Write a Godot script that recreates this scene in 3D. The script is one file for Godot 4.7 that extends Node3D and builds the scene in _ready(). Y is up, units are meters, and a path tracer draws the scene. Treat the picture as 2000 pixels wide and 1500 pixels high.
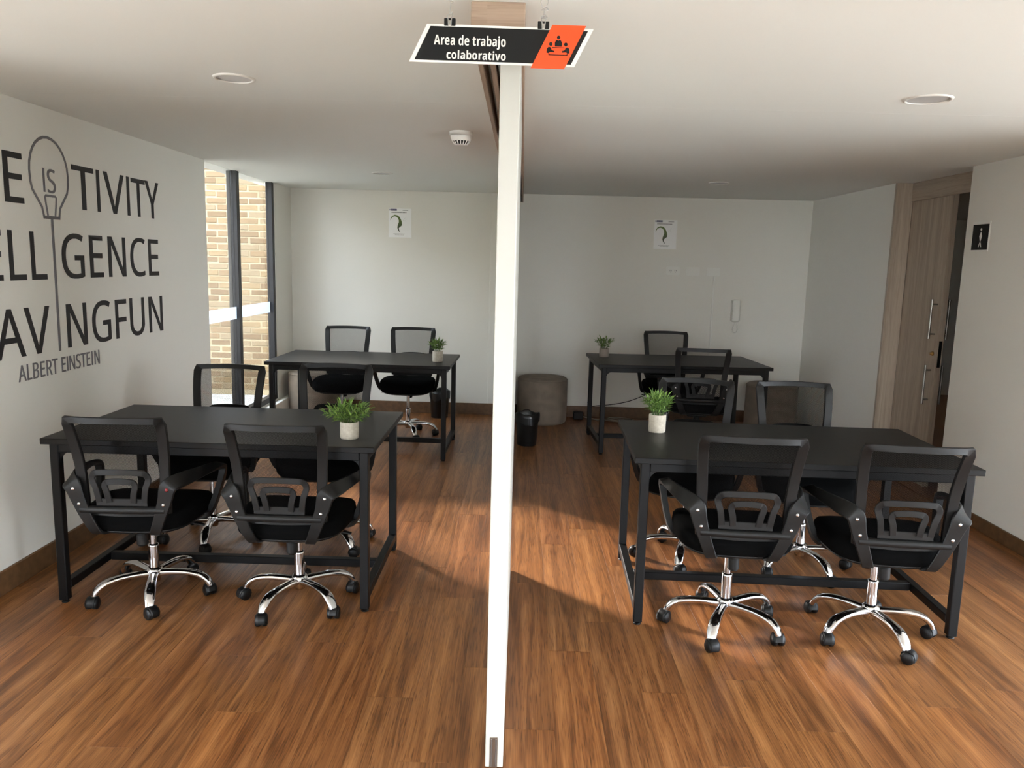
extends Node3D
# Room axes: x right, y up, z towards the photographer; the back wall stands at z = -D.
const H := 2.221
const D := 7.923
const WL := 2.315
const WR := 2.836
const TH := 0.75      # desk height
const FRONT := 1.8    # inner face of the front wall, behind the camera
const ZL := -2.6      # where the left wall ends and the hall behind the camera widens
const ZR := -3.55     # the same on the right
const HL := -4.6      # outer side walls of the hall
const HR := 4.9
var M := {}
var rng := RandomNumberGenerator.new()

func _ready():
	rng.seed = 7
	# ---- camera
	var cam := Camera3D.new(); cam.name = "camera"; add_child(cam)
	cam.position = Vector3(0, 1.5375, 0)
	cam.rotation = Vector3(-0.1520, 0.0097, 0.0257)
	cam.fov = rad_to_deg(2.0 * atan(750.0 / 1532.2))
	cam.near = 0.05; cam.far = 200.0
	cam.current = true
	# ---- sky and exposure
	var we := WorldEnvironment.new(); we.name = "world"; add_child(we)
	var env := Environment.new(); we.environment = env
	env.background_mode = Environment.BG_SKY
	var sm := ProceduralSkyMaterial.new()
	sm.sky_top_color = Color(0.88, 0.94, 1.0); sm.sky_horizon_color = Color(0.96, 0.975, 1.0)
	sm.ground_bottom_color = Color(0.5, 0.48, 0.45); sm.ground_horizon_color = Color(0.6, 0.58, 0.55)
	sm.sky_energy_multiplier = 3.6; sm.ground_energy_multiplier = 1.0
	sm.sun_angle_max = 1.0
	var sky := Sky.new(); sky.sky_material = sm; env.sky = sky
	env.ambient_light_source = Environment.AMBIENT_SOURCE_SKY
	env.reflected_light_source = Environment.REFLECTION_SOURCE_SKY
	env.tonemap_mode = Environment.TONE_MAPPER_LINEAR
	env.tonemap_exposure = 1.16
	env.sdfgi_enabled = true; env.ssao_enabled = true; env.ssil_enabled = true
	# ---- low hazy sun: it comes over the courtyard wall and in at the tall window
	var sun := DirectionalLight3D.new(); sun.name = "sun"; add_child(sun)
	sun.light_energy = 9.8; sun.light_color = Color(1.0, 0.97, 0.94); sun.light_angular_distance = 9.0; sun.shadow_enabled = true
	sun.look_at_from_position(Vector3.ZERO, Vector3(0.70, -0.44, 0.70))
	make_materials()
	build_room()
	build_courtyard()
	build_door()
	build_partition()
	build_desks()
	build_chairs()
	build_plants()
	build_poufs()
	build_bins()
	build_wall_things()
	build_lettering()
	build_sign()
	build_ceiling_things()
	build_cables()

# ------------------------------------------------------------------ helpers
func tri(st: SurfaceTool, a: Vector3, b: Vector3, c: Vector3):   # counter-clockwise from outside
	st.add_vertex(a); st.add_vertex(c); st.add_vertex(b)

func quad(st: SurfaceTool, a: Vector3, b: Vector3, c: Vector3, d: Vector3):
	tri(st, a, b, c); tri(st, a, c, d)

func new_st() -> SurfaceTool:
	var st := SurfaceTool.new(); st.begin(Mesh.PRIMITIVE_TRIANGLES); return st

func done(st: SurfaceTool) -> ArrayMesh:
	st.generate_normals(); return st.commit()

func put(called: String, mesh: Mesh, m: Material, parent: Node = self) -> MeshInstance3D:
	var o := MeshInstance3D.new(); o.name = called; o.mesh = mesh
	if m: o.material_override = m
	parent.add_child(o, true)
	return o

func obj(called: String, st: SurfaceTool, m: Material, parent: Node = self) -> MeshInstance3D:
	return put(called, done(st), m, parent)

func numbered(called: String) -> String:
	if not has_node(called): return called
	var k := 1
	while has_node("%s_%03d" % [called, k]): k += 1
	return "%s_%03d" % [called, k]

func tag(o: Node, label: String, category: String, group := "", kind := ""):
	o.set_meta("label", label); o.set_meta("category", category)
	if group: o.set_meta("group", group)
	if kind: o.set_meta("kind", kind)

func thing(called: String, label: String, category: String, at := Vector3.ZERO, group := "", kind := "") -> Node3D:
	var o := Node3D.new(); o.name = numbered(called); add_child(o); o.position = at
	tag(o, label, category, group, kind); return o

func box(st: SurfaceTool, c: Vector3, s: Vector3, bev := 0.002, bs := Basis.IDENTITY):
	st.set_smooth_group(-1)
	var h := s / 2
	bev = minf(bev, minf(h.x, minf(h.y, h.z)) * 0.9)
	if bev <= 0.0: bev = 0.0005
	var P := func(sx, sy, sz, ax):   # corner point that lies on the face across axis ax
		var v := Vector3(sx * (h.x - bev), sy * (h.y - bev), sz * (h.z - bev))
		v[ax] += [sx, sy, sz][ax] * bev
		return c + bs * v
	for ax in 3:
		var u := (ax + 1) % 3; var w := (ax + 2) % 3
		for sg in [-1, 1]:
			var q := []
			for k in [[-1, -1], [1, -1], [1, 1], [-1, 1]]:
				var t := [0, 0, 0]; t[ax] = sg; t[u] = k[0]; t[w] = k[1]
				q.append(P.call(t[0], t[1], t[2], ax))
			if sg > 0: quad(st, q[0], q[1], q[2], q[3])
			else: quad(st, q[3], q[2], q[1], q[0])
	for ax in 3:      # edges along ax
		var u := (ax + 1) % 3; var w := (ax + 2) % 3
		for su in [-1, 1]:
			for sw in [-1, 1]:
				var lo := [0, 0, 0]; lo[ax] = -1; lo[u] = su; lo[w] = sw
				var hi := lo.duplicate(); hi[ax] = 1
				var a = P.call(lo[0], lo[1], lo[2], u); var b = P.call(hi[0], hi[1], hi[2], u)
				var e = P.call(hi[0], hi[1], hi[2], w); var f = P.call(lo[0], lo[1], lo[2], w)
				if su * sw > 0: quad(st, f, e, b, a)
				else: quad(st, a, b, e, f)
	for sx in [-1, 1]:
		for sy in [-1, 1]:
			for sz in [-1, 1]:
				var a = P.call(sx, sy, sz, 0); var b = P.call(sx, sy, sz, 1); var e = P.call(sx, sy, sz, 2)
				if sx * sy * sz > 0: tri(st, a, b, e)
				else: tri(st, a, e, b)

func plain(c: Vector3, s: Vector3, bev := 0.002) -> ArrayMesh:
	var st := new_st(); box(st, c, s, bev); return done(st)

func lathe(st: SurfaceTool, prof: Array, n := 24, at := Vector3.ZERO, bs := Basis.IDENTITY, smooth := true):
	for k in range(prof.size() - 1):
		st.set_smooth_group(k % 2 + 1 if not smooth else 1)
		for i in n:
			var t0 := TAU * i / n; var t1 := TAU * (i + 1) / n
			var a := at + bs * Vector3(prof[k][0] * cos(t0), prof[k][1], prof[k][0] * sin(t0))
			var b := at + bs * Vector3(prof[k + 1][0] * cos(t0), prof[k + 1][1], prof[k + 1][0] * sin(t0))
			var c := at + bs * Vector3(prof[k + 1][0] * cos(t1), prof[k + 1][1], prof[k + 1][0] * sin(t1))
			var d := at + bs * Vector3(prof[k][0] * cos(t1), prof[k][1], prof[k][0] * sin(t1))
			if prof[k][0] < 1e-6: tri(st, a, b, c)
			elif prof[k + 1][0] < 1e-6: tri(st, a, b, d)
			else: quad(st, a, b, c, d)

func curve(keys: Array, per := 5) -> Array:     # keys: [point, wide, a, b]; Catmull-Rom
	var out := []
	for k in range(keys.size() - 1):
		var p0 = keys[maxi(k - 1, 0)]; var p1 = keys[k]; var p2 = keys[k + 1]; var p3 = keys[mini(k + 2, keys.size() - 1)]
		for i in per:
			var t := float(i) / per
			out.append([p1[0].cubic_interpolate(p2[0], p0[0], p3[0], t), p1[1].lerp(p2[1], t), lerpf(p1[2], p2[2], t), lerpf(p1[3], p2[3], t)])
	out.append(keys[-1])
	return out

func sweep(st: SurfaceTool, ring: Array, n := 10, e := 0.7, closed := false, flip := false):
	st.set_smooth_group(1)
	var rows := []
	var m := ring.size()
	for k in m:
		var prev = ring[(k - 1 + m) % m] if closed else ring[maxi(k - 1, 0)]
		var next = ring[(k + 1) % m] if closed else ring[mini(k + 1, m - 1)]
		var T: Vector3 = (next[0] - prev[0]).normalized()
		var W: Vector3 = ring[k][1]
		W = (W - T * W.dot(T)).normalized()
		var N := T.cross(W)
		var row := []
		for i in n:
			var t := TAU * (i + 0.5) / n
			var cx := signf(cos(t)) * pow(absf(cos(t)), e); var sy := signf(sin(t)) * pow(absf(sin(t)), e)
			row.append(ring[k][0] + W * ring[k][2] * cx + N * ring[k][3] * sy)
		rows.append(row)
	for k in (m if closed else m - 1):
		var A = rows[k]; var B = rows[(k + 1) % m]
		for i in n:
			var j := (i + 1) % n
			if flip: quad(st, A[j], A[i], B[i], B[j])
			else: quad(st, A[i], A[j], B[j], B[i])
	if not closed:
		st.set_smooth_group(-1)
		for end in [0, m - 1]:
			var c: Vector3 = ring[end][0]
			for i in n:
				var j := (i + 1) % n
				var fwd: bool = (end == m - 1) != flip
				if fwd: tri(st, c, rows[end][i], rows[end][j])
				else: tri(st, c, rows[end][j], rows[end][i])

func strip(st: SurfaceTool, ring: Array, closed := false):    # like sweep, but with flat sides and small chamfers
	var sec := [[1.0, -0.55], [1.0, 0.55], [0.88, 1.0], [-0.88, 1.0], [-1.0, 0.55], [-1.0, -0.55], [-0.88, -1.0], [0.88, -1.0]]
	var rows := []
	var m := ring.size()
	for k in m:
		var prev = ring[(k - 1 + m) % m] if closed else ring[maxi(k - 1, 0)]
		var next = ring[(k + 1) % m] if closed else ring[mini(k + 1, m - 1)]
		var T: Vector3 = (next[0] - prev[0]).normalized()
		var W: Vector3 = ring[k][1]
		W = (W - T * W.dot(T)).normalized()
		var N := T.cross(W)
		var row := []
		for q in sec: row.append(ring[k][0] + W * ring[k][2] * q[0] + N * ring[k][3] * q[1])
		rows.append(row)
	for i in 8:
		st.set_smooth_group(i + 1)
		var j := (i + 1) % 8
		for k in (m if closed else m - 1):
			var A = rows[k]; var B = rows[(k + 1) % m]
			quad(st, A[i], A[j], B[j], B[i])
	if not closed:
		st.set_smooth_group(-1)
		for i in range(1, 7):
			tri(st, rows[m - 1][0], rows[m - 1][i], rows[m - 1][i + 1]); tri(st, rows[0][0], rows[0][i + 1], rows[0][i])

func tube(st: SurfaceTool, pts: Array, r: float, n := 8, closed := false, per := 4):
	var keys := []
	for k in pts.size():
		var T: Vector3 = (pts[mini(k + 1, pts.size() - 1)] - pts[maxi(k - 1, 0)]).normalized()
		var w := Vector3.UP if absf(T.y) < 0.8 else Vector3.RIGHT
		keys.append([pts[k], w, r, r])
	sweep(st, curve(keys, per) if per > 1 else keys, n, 1.0, closed)

func plate(st: SurfaceTool, poly: PackedVector2Array, depth: float, tf := Transform3D.IDENTITY):   # extruded outline, front at z = depth
	st.set_smooth_group(-1)
	var p := poly.duplicate()
	if Geometry2D.is_polygon_clockwise(p): p.reverse()
	var ix := Geometry2D.triangulate_polygon(p)
	for k in range(0, ix.size(), 3):
		var a := p[ix[k]]; var b := p[ix[k + 1]]; var c := p[ix[k + 2]]
		if (b - a).cross(c - a) < 0: var t := b; b = c; c = t
		tri(st, tf * Vector3(a.x, a.y, depth), tf * Vector3(b.x, b.y, depth), tf * Vector3(c.x, c.y, depth))
		tri(st, tf * Vector3(a.x, a.y, 0), tf * Vector3(c.x, c.y, 0), tf * Vector3(b.x, b.y, 0))
	for k in p.size():
		var a := p[k]; var b := p[(k + 1) % p.size()]
		quad(st, tf * Vector3(a.x, a.y, 0), tf * Vector3(b.x, b.y, 0), tf * Vector3(b.x, b.y, depth), tf * Vector3(a.x, a.y, depth))

func disc_poly(c: Vector2, rx: float, ry: float, n := 16) -> PackedVector2Array:
	var p := PackedVector2Array()
	for i in n: p.append(c + Vector2(rx * cos(TAU * i / n), ry * sin(TAU * i / n)))
	return p

func round_rect(w: float, h: float, r: float) -> PackedVector2Array:
	var p := PackedVector2Array()
	for q in [[w / 2 - r, h / 2 - r, 0.0], [-w / 2 + r, h / 2 - r, 90.0], [-w / 2 + r, -h / 2 + r, 180.0], [w / 2 - r, -h / 2 + r, 270.0]]:
		for k in 5:
			var t := deg_to_rad(q[2] + 22.5 * k)
			p.append(Vector2(q[0] + r * cos(t), q[1] + r * sin(t)))
	return p

# ------------------------------------------------------------------ materials
func mat(c: Color, rough := 0.6, metal := 0.0) -> StandardMaterial3D:
	var m := StandardMaterial3D.new(); m.albedo_color = c; m.roughness = rough; m.metallic = metal; return m

func wood_image(w: int, h: int, cols: Array, sd: int, streak: float) -> ImageTexture:
	var n1 := FastNoiseLite.new(); n1.seed = sd; n1.noise_type = FastNoiseLite.TYPE_SIMPLEX_SMOOTH; n1.frequency = 1.0; n1.fractal_octaves = 3
	var n2 := FastNoiseLite.new(); n2.seed = sd + 9; n2.noise_type = FastNoiseLite.TYPE_SIMPLEX; n2.frequency = 1.0; n2.fractal_octaves = 2
	var im := Image.create(w, h, false, Image.FORMAT_RGB8)
	for y in h:
		for x in w:
			var u := float(x) / w; var v := float(y) / h
			var warp := n1.get_noise_2d(u * 5.0, v * 1.6)
			var broad := n1.get_noise_2d(u * 9.0 + 40.0 + warp * 0.5, v * 0.9)
			var ring := sin((u * 10.0 + warp * 2.4) * TAU) * 0.5
			var fib := n2.get_noise_2d(u * 110.0, v * 4.5)
			var pore := n2.get_noise_2d(u * 80.0 + 300.0, v * 11.0)
			var t := 0.5 + 0.50 * broad + 0.20 * ring * streak + 0.22 * fib * streak
			if pore > 0.38: t -= (pore - 0.38) * 1.0 * streak
			t = clampf(t, 0.0, 1.0)
			var c: Color = cols[0].lerp(cols[1], t * 2.0) if t < 0.5 else cols[1].lerp(cols[2], t * 2.0 - 1.0)
			im.set_pixel(x, y, c)
	im.generate_mipmaps()
	return ImageTexture.create_from_image(im)

func noise_tex(sd: int, freq: float, lo: Color, hi: Color, size := 256) -> NoiseTexture2D:
	var n := FastNoiseLite.new(); n.seed = sd; n.frequency = freq; n.fractal_octaves = 4
	var g := Gradient.new(); g.set_color(0, lo); g.set_color(1, hi)
	var t := NoiseTexture2D.new(); t.width = size; t.height = size; t.seamless = true; t.noise = n; t.color_ramp = g
	return t

func bump_tex(sd: int, freq: float, strength: float, size := 256) -> NoiseTexture2D:
	var n := FastNoiseLite.new(); n.seed = sd; n.frequency = freq; n.fractal_octaves = 3
	var t := NoiseTexture2D.new(); t.width = size; t.height = size; t.seamless = true; t.noise = n; t.as_normal_map = true; t.bump_strength = strength
	return t

func tri_mat(m: StandardMaterial3D, scale: float, world := true) -> StandardMaterial3D:
	m.uv1_triplanar = true; m.uv1_world_triplanar = world; m.uv1_scale = Vector3.ONE * scale; return m

func make_materials():
	M.wall = mat(Color(0.915, 0.905, 0.87), 0.75)
	M.wall.normal_enabled = true; M.wall.normal_texture = bump_tex(3, 0.05, 1.0); M.wall.normal_scale = 0.12; tri_mat(M.wall, 2.5)
	M.ceiling = mat(Color(0.915, 0.92, 0.895), 0.9)
	M.base = mat(Color(0.45, 0.325, 0.21), 0.5)
	M.base.albedo_texture = noise_tex(11, 0.02, Color(0.75, 0.75, 0.75), Color(1, 1, 1)); tri_mat(M.base, 3.0)
	var wt := wood_image(512, 1024, [Color(0.34, 0.207, 0.105), Color(0.52, 0.338, 0.190), Color(0.655, 0.46, 0.285)], 21, 1.0)
	M.planks = []  # plank colour variants
	for tint in [Color(1, 1, 1), Color(0.93, 0.915, 0.905), Color(1.0, 0.99, 0.96), Color(0.97, 0.945, 0.93), Color(0.99, 0.95, 0.90)]:
		var m := mat(tint, 0.38); m.albedo_texture = wt; m.metallic_specular = 0.5; M.planks.append(m)
	M.hall_floor = mat(Color(0.52, 0.35, 0.215), 0.42)
	M.subfloor = mat(Color(0.12, 0.08, 0.06), 0.9)
	M.oak = mat(Color(1, 1, 1), 0.55)
	M.oak.albedo_texture = wood_image(256, 512, [Color(0.55, 0.455, 0.385), Color(0.645, 0.545, 0.465), Color(0.70, 0.60, 0.515)], 55, 0.8)
	M.oak_door = mat(Color(1, 1, 1), 0.55)
	M.oak_door.albedo_texture = wood_image(256, 512, [Color(0.60, 0.54, 0.475), Color(0.68, 0.62, 0.55), Color(0.73, 0.67, 0.60)], 58, 0.8)
	M.desk_top = mat(Color(0.062, 0.061, 0.059), 0.42); M.desk_top.metallic_specular = 0.35
	M.desk_top.albedo_texture = noise_tex(31, 0.03, Color(0.85, 0.85, 0.85), Color(1, 1, 1)); tri_mat(M.desk_top, 2.0)
	M.steel_black = mat(Color(0.038, 0.039, 0.043), 0.45); M.steel_black.metallic_specular = 0.35
	M.plastic = mat(Color(0.068, 0.067, 0.065), 0.5); M.plastic.metallic_specular = 0.4
	M.plastic_dark = mat(Color(0.045, 0.045, 0.047), 0.45); M.plastic_dark.metallic_specular = 0.4
	M.fabric = mat(Color(0.035, 0.035, 0.035), 0.95); M.fabric.metallic_specular = 0.15
	M.fabric.normal_enabled = true; M.fabric.normal_texture = bump_tex(5, 0.3, 3.0); M.fabric.normal_scale = 0.4; tri_mat(M.fabric, 20.0, false)
	var im := Image.create(32, 32, false, Image.FORMAT_RGBA8)
	im.fill(Color(0.04, 0.039, 0.037, 0.95))
	for c: Vector2 in [Vector2(8, 8), Vector2(24, 24)]:
		for y in 32:
			for x in 32:
				var dx := absf(x + 0.5 - c.x); var dy := absf(y + 0.5 - c.y)
				if minf(dx, 32.0 - dx) / 12.0 + minf(dy, 32.0 - dy) / 11.5 < 1.0: im.set_pixel(x, y, Color(0.04, 0.039, 0.037, 0.0))
	im.generate_mipmaps()
	M.mesh = mat(Color(1, 1, 1), 0.9); M.mesh.metallic_specular = 0.12; M.mesh.albedo_texture = ImageTexture.create_from_image(im)
	M.mesh.transparency = BaseMaterial3D.TRANSPARENCY_ALPHA; M.mesh.cull_mode = BaseMaterial3D.CULL_DISABLED
	M.chrome = mat(Color(0.86, 0.86, 0.87), 0.10, 1.0)
	M.steel = mat(Color(0.62, 0.60, 0.57), 0.3, 1.0)
	M.red_cap = mat(Color(0.45, 0.09, 0.10), 0.4)
	M.white_gloss = mat(Color(0.74, 0.735, 0.70), 0.38)
	M.white_plastic = mat(Color(0.93, 0.925, 0.895), 0.42)
	M.alu = mat(Color(0.55, 0.55, 0.55), 0.35, 0.9)
	M.frame_dark = mat(Color(0.16, 0.16, 0.17), 0.42, 0.3)
	M.glass = mat(Color(0.10, 0.12, 0.12, 0.25), 0.02); M.glass.transparency = BaseMaterial3D.TRANSPARENCY_ALPHA
	M.film = mat(Color(0.93, 0.96, 1.0, 0.9), 0.6); M.film.transparency = BaseMaterial3D.TRANSPARENCY_ALPHA
	M.film.backlight_enabled = true; M.film.backlight = Color(0.9, 0.93, 0.97)
	M.mortar = mat(Color(0.62, 0.56, 0.45), 0.95)
	M.bricks = []
	for c in [Color(0.53, 0.43, 0.31), Color(0.56, 0.465, 0.335), Color(0.48, 0.385, 0.275), Color(0.55, 0.47, 0.36)]:
		var m := mat(c, 0.9); m.albedo_texture = noise_tex(70 + M.bricks.size(), 0.04, Color(0.8, 0.8, 0.8), Color(1, 1, 1)); tri_mat(m, 4.0); M.bricks.append(m)
	M.paving = mat(Color(0.82, 0.81, 0.78), 0.9)
	M.paving.albedo_texture = noise_tex(81, 0.02, Color(0.85, 0.85, 0.85), Color(1, 1, 1)); tri_mat(M.paving, 1.0)
	M.pot = mat(Color(0.80, 0.77, 0.71), 0.85)
	M.pot.albedo_texture = noise_tex(41, 0.02, Color(0.86, 0.84, 0.82), Color(1, 1, 1)); tri_mat(M.pot, 9.0, false)
	M.pot_grey = mat(Color(0.62, 0.58, 0.54), 0.85)
	M.soil = mat(Color(0.10, 0.07, 0.05), 1.0)
	M.leaf = mat(Color(1, 1, 1), 0.5); M.leaf.vertex_color_use_as_albedo = true
	M.leaf.backlight_enabled = true; M.leaf.backlight = Color(0.25, 0.3, 0.12)
	M.velvet = mat(Color(0.54, 0.485, 0.425), 0.95); M.velvet.rim_enabled = true; M.velvet.rim = 0.25
	M.velvet.albedo_texture = noise_tex(45, 0.012, Color(0.82, 0.82, 0.82), Color(1, 1, 1)); tri_mat(M.velvet, 2.0, false)
	M.bin = mat(Color(0.05, 0.055, 0.06), 0.4)
	M.bag = mat(Color(0.03, 0.032, 0.035), 0.28)
	M.ink = mat(Color(0.14, 0.135, 0.14), 0.6)
	M.ink_grey = mat(Color(0.44, 0.43, 0.44), 0.6)
	M.sign_black = mat(Color(0.075, 0.075, 0.072), 0.55); M.sign_black.metallic_specular = 0.35
	M.sign_white = mat(Color(0.90, 0.89, 0.86), 0.5)
	M.orange = mat(Color(0.98, 0.30, 0.06), 0.4)
	M.wire = mat(Color(0.75, 0.75, 0.74), 0.3, 0.8)
	M.cord_grey = mat(Color(0.62, 0.60, 0.56), 0.6)
	M.cord_dark = mat(Color(0.08, 0.075, 0.07), 0.6)
	M.brass = mat(Color(0.72, 0.60, 0.38), 0.3, 1.0)
	M.vent = mat(Color(0.16, 0.155, 0.14), 0.8)

# ------------------------------------------------------------------ the room
func struct(called: String, label: String, category: String, mesh: Mesh, m: Material) -> MeshInstance3D:
	var o := put(called, mesh, m); tag(o, label, category, "", "structure"); return o

func build_room():
	var T := 0.16
	# floor: planks laid along the room, on a dark subfloor
	var fl := thing("floor", "reddish brown wood plank floor running the length of the room", "floor", Vector3.ZERO, "", "structure")
	put("subfloor", plain(Vector3((HL + HR) / 2, -0.06, (FRONT - D) / 2), Vector3(HR - HL, 0.08, D + FRONT + 0.3), 0.001), M.subfloor, fl)
	# the hall to either side of the camera: the same boards, joined
	var far := new_st()
	for q in [[HL, -WL - 0.02, ZL], [WR + 0.01, HR, ZR]]:
		var xx: float = q[0]
		while xx < q[1]:
			var ww := minf(0.165, q[1] - xx)
			box(far, Vector3(xx + ww / 2, -0.009, (FRONT + q[2]) / 2), Vector3(ww, 0.018, FRONT - q[2]), 0.0012); xx += 0.165
	obj("planks", far, M.hall_floor, fl).set_meta("kind", "stuff")
	var PW := 0.165; var PL := 1.22; var variants := []
	for v in 10: variants.append(plank_mesh(PW, PL, Vector2(rng.randf() * 0.7, rng.randf() * 0.4)))
	var x := -WL - 0.012
	var col := 0
	while x < WR - 0.001:
		var w := minf(PW, WR - x)
		var z := FRONT + 0.001
		var first := true
		var off: float = [0.35, 0.95, 0.60, 1.15, 0.2, 0.78][col % 6] + rng.randf_range(-0.05, 0.05)
		while z > -D + 0.002:
			var l: float = off if first else PL
			l = minf(l, z + D)
			first = false
			var p := put("plank", variants[rng.randi() % variants.size()], M.planks[rng.randi() % M.planks.size()], fl)
			p.position = Vector3(x + w / 2, 0, z - l / 2); p.scale = Vector3(w / PW, 1, l / PL)
			z -= l
		x += w; col += 1
	struct("ceiling", "smooth white ceiling over the whole room", "ceiling", ceiling_mesh(T), M.ceiling)
	struct("wall_back", "white back wall with posters, sockets and intercom", "wall", plain(Vector3((WR - WL) / 2, H / 2, -D - T / 2), Vector3(WL + WR + 2 * T, H, T), 0.001), M.wall)
	# left wall with a full-height window near the back corner
	var TL := 0.07
	var wl := thing("wall_left", "white left wall with large black lettering", "wall", Vector3.ZERO, "", "structure")
	var z0 := -5.80; var z1 := -7.41
	put("wall_panel", plain(Vector3(-WL - TL / 2, H / 2, (ZL + z0) / 2), Vector3(TL, H, ZL - z0), 0.001), M.wall, wl)
	put("wall_panel", plain(Vector3(-WL - TL / 2, H / 2, (z1 - D) / 2), Vector3(TL, H, D + z1), 0.001), M.wall, wl)
	put("wall_panel", plain(Vector3(-WL - TL / 2, 0.10, (z0 + z1) / 2), Vector3(TL, 0.20, z0 - z1), 0.001), M.wall, wl)
	var wn := thing("window_1", "tall dark framed window onto a brick courtyard", "window", Vector3(-WL - 0.037, 0.2, (z0 + z1) / 2), "", "structure")
	var hw := (z0 - z1) / 2; var hh := H - 0.2
	put("window_frame", plain(Vector3(0, hh / 2, -hw + 0.026), Vector3(0.06, hh, 0.052), 0.003), M.frame_dark, wn)
	put("window_frame", plain(Vector3(-0.062, hh / 2, hw + 0.028), Vector3(0.05, hh, 0.052), 0.003), M.frame_dark, wn)
	put("window_frame", plain(Vector3(0, 0.025, 0), Vector3(0.06, 0.05, hw * 2 - 0.06), 0.003), M.frame_dark, wn)
	var mz := -6.485 - (z0 + z1) / 2
	put("mullion", plain(Vector3(0.004, hh / 2 + 0.025, mz), Vector3(0.052, hh - 0.05, 0.062), 0.003), M.frame_dark, wn)
	put("mullion", plain(Vector3(-0.045, hh / 2 + 0.025, mz - 0.012), Vector3(0.03, hh - 0.05, 0.05), 0.003), M.frame_dark, wn)
	for q in [[hw - 0.002, mz + 0.031, 0.0], [mz - 0.031, -hw + 0.052, -0.012]]:
		var g := put("pane", plain(Vector3(q[2], hh / 2 + 0.025, (q[0] + q[1]) / 2), Vector3(0.006, hh - 0.05, q[0] - q[1]), 0.0005), M.glass, wn)
		var f := put("frosted_band", plain(Vector3(q[2] + 0.0045, 0.88, (q[0] + q[1]) / 2), Vector3(0.001, 0.098, q[0] - q[1] - 0.004), 0.0002), M.film, g)
		f.set_meta("label", "white frosted safety band")
	var sill := struct("window_sill", "low painted ledge under the courtyard window", "sill", plain(Vector3(-WL + 0.03, 0.095, (z0 + z1 - 0.5) / 2), Vector3(0.06, 0.19, z0 - z1 + 0.5), 0.004), M.wall)
	sill.set_meta("kind", "structure")
	# right wall with the door recess
	var wr := thing("wall_right", "white right wall with the sliding door recess", "wall", Vector3.ZERO, "", "structure")
	put("wall_panel", plain(Vector3(WR + T / 2, H / 2, (-6.205 - D) / 2), Vector3(T, H, D - 6.205), 0.001), M.wall, wr)
	put("wall_panel", plain(Vector3(WR + T / 2, H / 2, (ZR - 5.16) / 2), Vector3(T, H, ZR + 5.16), 0.001), M.wall, wr)
	# front wall, behind the camera, with the broad opening that lets the daylight in
	var wf := thing("wall_front", "white front wall with a wide glazed opening behind the viewer", "wall", Vector3.ZERO, "", "structure")
	var fz := FRONT + T / 2
	# openings: one in front, one at either end of the hall
	var fo := 1.55
	put("wall_panel", plain(Vector3((HL - fo) / 2, H / 2, fz), Vector3(-fo - HL + 2 * T, H, T), 0.001), M.wall, wf)
	put("wall_panel", plain(Vector3((HR + fo) / 2, H / 2, fz), Vector3(HR - fo + 2 * T, H, T), 0.001), M.wall, wf)
	put("wall_panel", plain(Vector3(0, H - 0.06, fz), Vector3(2 * fo, 0.12, T), 0.001), M.wall, wf)
	put("wall_panel", plain(Vector3(0, (H - 0.12) / 2, fz), Vector3(1.2, H - 0.12, T), 0.001), M.wall, wf)
	for q in [[HL - T / 2, ZL, "wall_hall_left", "white end wall of the hall with a wide opening, left of the viewer"], [HR + T / 2, ZR, "wall_hall_right", "white end wall of the hall with a wide opening, right of the viewer"]]:
		var we := thing(q[2], q[3], "wall", Vector3.ZERO, "", "structure")
		put("wall_panel", plain(Vector3(q[0], H - 0.05, (q[1] + FRONT) / 2), Vector3(T, 0.10, FRONT - q[1]), 0.001), M.wall, we)
		put("wall_panel", plain(Vector3(q[0], H / 2, q[1] + 0.15), Vector3(T, H, 0.3), 0.001), M.wall, we)
		put("wall_panel", plain(Vector3(q[0], H / 2, FRONT - 0.15), Vector3(T, H, 0.3), 0.001), M.wall, we)
	put("wall_return", plain(Vector3((HL - WL) / 2 - 0.035, H / 2, ZL - T / 2), Vector3(-WL - HL - 0.07, H, T), 0.001), M.wall, wf)
	put("wall_return", plain(Vector3((HR + WR + T) / 2, H / 2, ZR - T / 2), Vector3(HR - WR - T, H, T), 0.001), M.wall, wf)
	struct("roof_porch", "white soffit of the overhang outside the front opening", "soffit", plain(Vector3((WR - WL) / 2, H + 0.1, FRONT + T + 0.75), Vector3(5.6, 0.14, 1.5), 0.004), M.ceiling)
	# baseboards
	struct("baseboard_left", "brown wooden baseboard along the lettered wall", "baseboard", plain(Vector3(-WL + 0.007, 0.055, (ZL + z0) / 2), Vector3(0.014, 0.11, ZL - z0), 0.003), M.base)
	struct("baseboard_back", "brown wooden baseboard along the back wall", "baseboard", plain(Vector3((WR - WL) / 2, 0.058, -D + 0.007), Vector3(WL + WR - 0.03, 0.116, 0.014), 0.003), M.base)
	struct("baseboard_right", "brown wooden baseboard from the sliding door forward", "baseboard", plain(Vector3(WR - 0.007, 0.042, (ZR - 5.17) / 2), Vector3(0.014, 0.084, ZR + 5.17), 0.003), M.base)

func ceiling_mesh(T: float) -> ArrayMesh:
	var st := new_st()
	box(st, Vector3((WR - WL) / 2 + 0.2, H + 0.1, (ZR - D) / 2 - T / 2), Vector3(WL + WR + 2 * T + 0.5, 0.2, D + ZR + T), 0.001)
	box(st, Vector3((HL + HR) / 2, H + 0.1, (FRONT + ZR) / 2 + T / 2), Vector3(HR - HL + 2 * T, 0.2, FRONT - ZR + T), 0.001)
	return done(st)

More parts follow.
